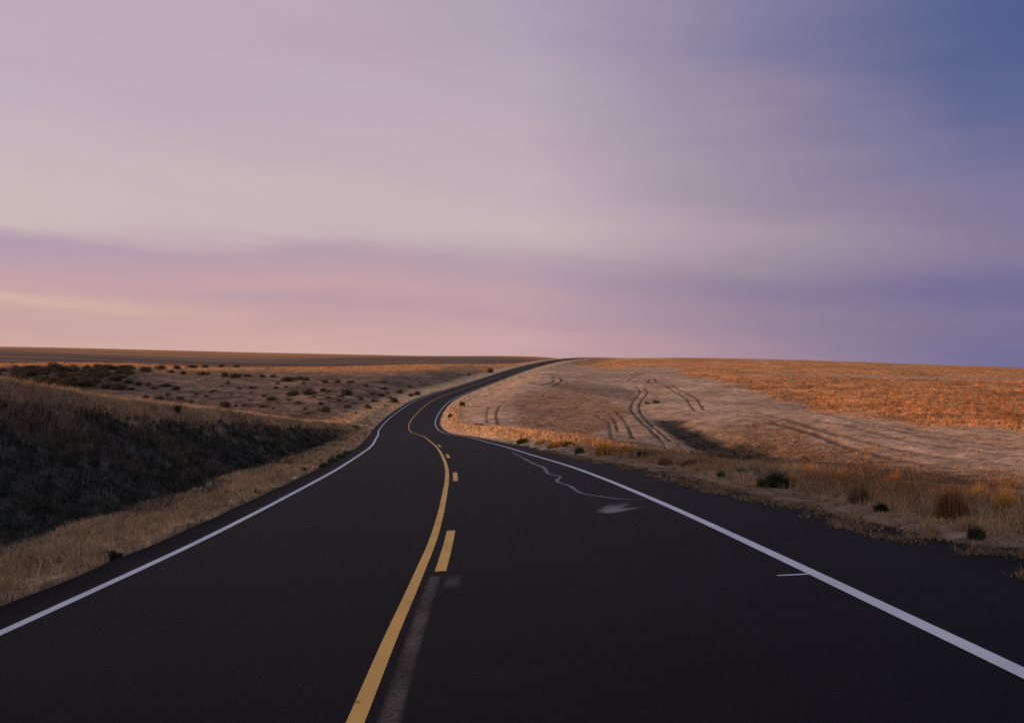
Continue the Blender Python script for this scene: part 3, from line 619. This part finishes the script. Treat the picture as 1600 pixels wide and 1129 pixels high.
# ------------------------------------------------------------------ sky, sun, camera
SUN_AZ, SUN_EL = -120.0, 6.5
w = bpy.data.worlds.new('World'); sc.world = w; w.use_nodes = True; w.node_tree.nodes.clear(); n = N(w.node_tree)
gen = n('ShaderNodeTexCoord').outputs['Generated']; vn = n('ShaderNodeVectorMath', {0: gen}, operation='NORMALIZE').outputs[0]
sp = n('ShaderNodeSeparateXYZ', {0: vn}); DEG = 180/math.pi
el = n.math('MULTIPLY', n.math('ARCSINE', sp.outputs[2]), DEG)
hl = n.math('SQRT', n.math('MAXIMUM', n.math('SUBTRACT', 1.0, n.math('MULTIPLY', sp.outputs[2], sp.outputs[2])), 1e-4))
sa = math.radians(-110); cs = n.math('DIVIDE', n.math('ADD', n.math('MULTIPLY', sp.outputs[0], math.sin(sa)), n.math('MULTIPLY', sp.outputs[1], math.cos(sa))), hl)
A = n.math('MULTIPLY', n.math('ARCCOSINE', n.math('MINIMUM', n.math('MAXIMUM', cs, -.9999), .9999)), DEG)      # degrees round from the sunset
cv = n('ShaderNodeCombineXYZ', {0: n.math('MULTIPLY', A, .042), 1: n.math('MULTIPLY', n.math('ADD', el, n.math('MULTIPLY', A, .05)), .22), 2: 3.1}).outputs[0]
n1 = n('ShaderNodeTexNoise', {'Vector': cv, 'Scale': 1.0, 'Detail': 4., 'Roughness': .55}).outputs[0]
cv2 = n('ShaderNodeCombineXYZ', {0: n.math('MULTIPLY', A, .11), 1: n.math('MULTIPLY', n.math('ADD', el, n.math('MULTIPLY', A, .055)), 1.1), 2: 8.4}).outputs[0]
n2 = n('ShaderNodeTexNoise', {'Vector': cv2, 'Scale': 1.0, 'Detail': 4., 'Roughness': .55}).outputs[0]
SL = .048
A = n.math('ADD', A, n.math('ADD', n.math('MULTIPLY', n.math('SUBTRACT', n1, .5), 10.), n.math('MULTIPLY', n.math('SUBTRACT', n2, .5), 1.5)))
te = n.math('ADD', n.math('ADD', el, n.math('MULTIPLY', n.math('SUBTRACT', A, 110.), SL)), n.math('ADD', n.math('MULTIPLY', n.math('SUBTRACT', n1, .5), 3.2), n.math('MULTIPLY', n.math('SUBTRACT', n2, .5), .7)))
t = n.maprange(te, -4., 44., 0., 1.)
def ramp(px, stops, top):
    x = px; r = n('ShaderNodeValToRGB', {0: t}); cr = r.color_ramp; cr.interpolation = 'CARDINAL' if False else 'EASE'
    pos = []
    for y, c in stops:
        a, b = unproj(x, y); az = math.degrees(math.atan(a)); e = math.degrees(math.atan(b/math.hypot(1, a)))
        pos.append(((e + (az + 110 - 110)*SL + 4)/48, lin(c)))
    pos += [((26+4)/48, lin(top[0])), ((42+4)/48, lin(top[1]))]; pos.sort(key=lambda p: p[0])
    for i, (p, c) in enumerate(pos):
        e = cr.elements[i] if i < 2 else cr.elements.new(p)
        e.position = max(0, min(1, p)); e.color = c
    return r.outputs[0]
C0 = ramp(85, [(70,(192,172,188)),(140,(190,174,190)),(220,(196,180,190)),(300,(202,184,188)),(345,(200,182,186)),(368,(178,155,176)),(395,(184,157,174)),(420,(194,160,170)),(445,(198,163,168)),(475,(210,176,168)),(500,(198,163,165)),(537,(206,170,166))], [(186,172,186),(186,184,200)])
C1 = ramp(450, [(70,(186,168,184)),(140,(188,172,188)),(240,(192,174,186)),(300,(199,181,187)),(365,(198,180,186)),(392,(182,157,174)),(425,(188,158,170)),(445,(196,162,168)),(470,(186,156,168)),(505,(196,160,166)),(545,(208,172,168))], [(182,168,184),(184,182,200)])
C2 = ramp(800, [(70,(174,160,182)),(140,(182,167,184)),(240,(190,172,184)),(300,(192,175,186)),(370,(198,181,187)),(405,(184,163,176)),(430,(180,156,172)),(470,(188,158,170)),(510,(188,157,169)),(550,(202,166,169))], [(172,158,182),(180,178,198)])
C3 = ramp(1200, [(70,(124,121,158)),(140,(140,130,160)),(240,(150,138,163)),(320,(152,137,161)),(370,(164,147,164)),(405,(156,140,160)),(440,(142,126,155)),(500,(150,132,156)),(555,(164,138,158))], [(130,128,162),(174,174,196)])
C4 = ramp(1510, [(66,(84,96,142)),(140,(94,102,148)),(240,(110,110,151)),(320,(126,118,154)),(390,(134,123,156)),(440,(115,108,150)),(500,(122,113,150)),(562,(116,112,153))], [(86,98,146),(160,160,176)])
C5 = ramp(1600, [(66,(64,82,134)),(240,(92,98,146)),(390,(116,110,150)),(440,(98,97,146)),(562,(98,100,148))], [(66,84,138),(150,154,178)])
AZ = [math.degrees(math.atan(unproj(p, 330)[0])) + 110 for p in (85, 450, 800, 1200, 1510, 1900)]
sky = C0
for i, c in enumerate((C1, C2, C3, C4, C5)): sky = n.mix(n.maprange(A, AZ[i], AZ[i+1], 0., 1.), sky, c)
glow = n.mix(n.maprange(A, 20., 84., 1., 0., 'SMOOTHSTEP'), (0,0,0,1), (.30,.13,.05,1))       # the brighter sunset quarter, out of frame
glow = n.mix(n.maprange(el, 0., 28., 1., 0.), (0,0,0,1), glow)
sky = n.mix(1., sky, glow, 'ADD')
ns = n('ShaderNodeTexSky', sky_type='NISHITA', sun_disc=False, sun_elevation=math.radians(SUN_EL), sun_rotation=math.radians(SUN_AZ)).outputs[0]
st = n.maprange(n('ShaderNodeTexNoise', {'Vector': n('ShaderNodeCombineXYZ', {0: n.math('MULTIPLY', A, .075), 1: n.math('MULTIPLY', n.math('ADD', el, n.math('MULTIPLY', A, .16)), .55), 2: 1.7}).outputs[0], 'Scale': 1., 'Detail': 6., 'Roughness': .6, 'Distortion': .4}).outputs[0], .32, .68, 0., 1.)
sky = n.mix(1., sky, n.mix(st, (1.115,1.105,1.06,1), (1.10,1.075,1.045,1)), 'MULTIPLY')        # thin veils of cloud, paler and pinker by turns
b1 = n('ShaderNodeBackground', {0: sky, 1: .98}).outputs[0]; b2 = n('ShaderNodeBackground', {0: ns, 1: .05}).outputs[0]
n('ShaderNodeOutputWorld', {0: n('ShaderNodeMixShader', {0: .08, 1: b1, 2: b2}).outputs[0]})

ld = bpy.data.lights.new('sun', 'SUN'); ld.energy = 5.0; ld.angle = math.radians(1.0); ld.color = (1., .47, .20)
lo = bpy.data.objects.new('sun', ld); COL.objects.link(lo); a, e = math.radians(SUN_AZ), math.radians(SUN_EL)
lo.rotation_euler = Vector((math.sin(a)*math.cos(e), math.cos(a)*math.cos(e), math.sin(e))).to_track_quat('Z', 'Y').to_euler()
cam = bpy.data.cameras.new('camera'); co = bpy.data.objects.new('camera', cam); COL.objects.link(co); sc.camera = co
cam.sensor_width = 36; cam.lens = 36*F/1600; cam.clip_start = .1; cam.clip_end = 20000
from mathutils import Matrix
co.matrix_world = Matrix.Translation((0, 0, EYE)) @ Matrix.Rotation(math.pi/2, 4, 'X') @ Matrix.Rotation(ROLL, 4, 'Z')
vs = sc.view_settings; sc.display_settings.display_device = 'sRGB'; vs.view_transform = 'Standard'; vs.look = 'None'; vs.exposure = 0; vs.gamma = 1
sc.render.engine = 'CYCLES'; sc.cycles.use_denoising = False; sc.cycles.max_bounces = 5; sc.cycles.transparent_max_bounces = 8; sc.cycles.filter_width = 1.7
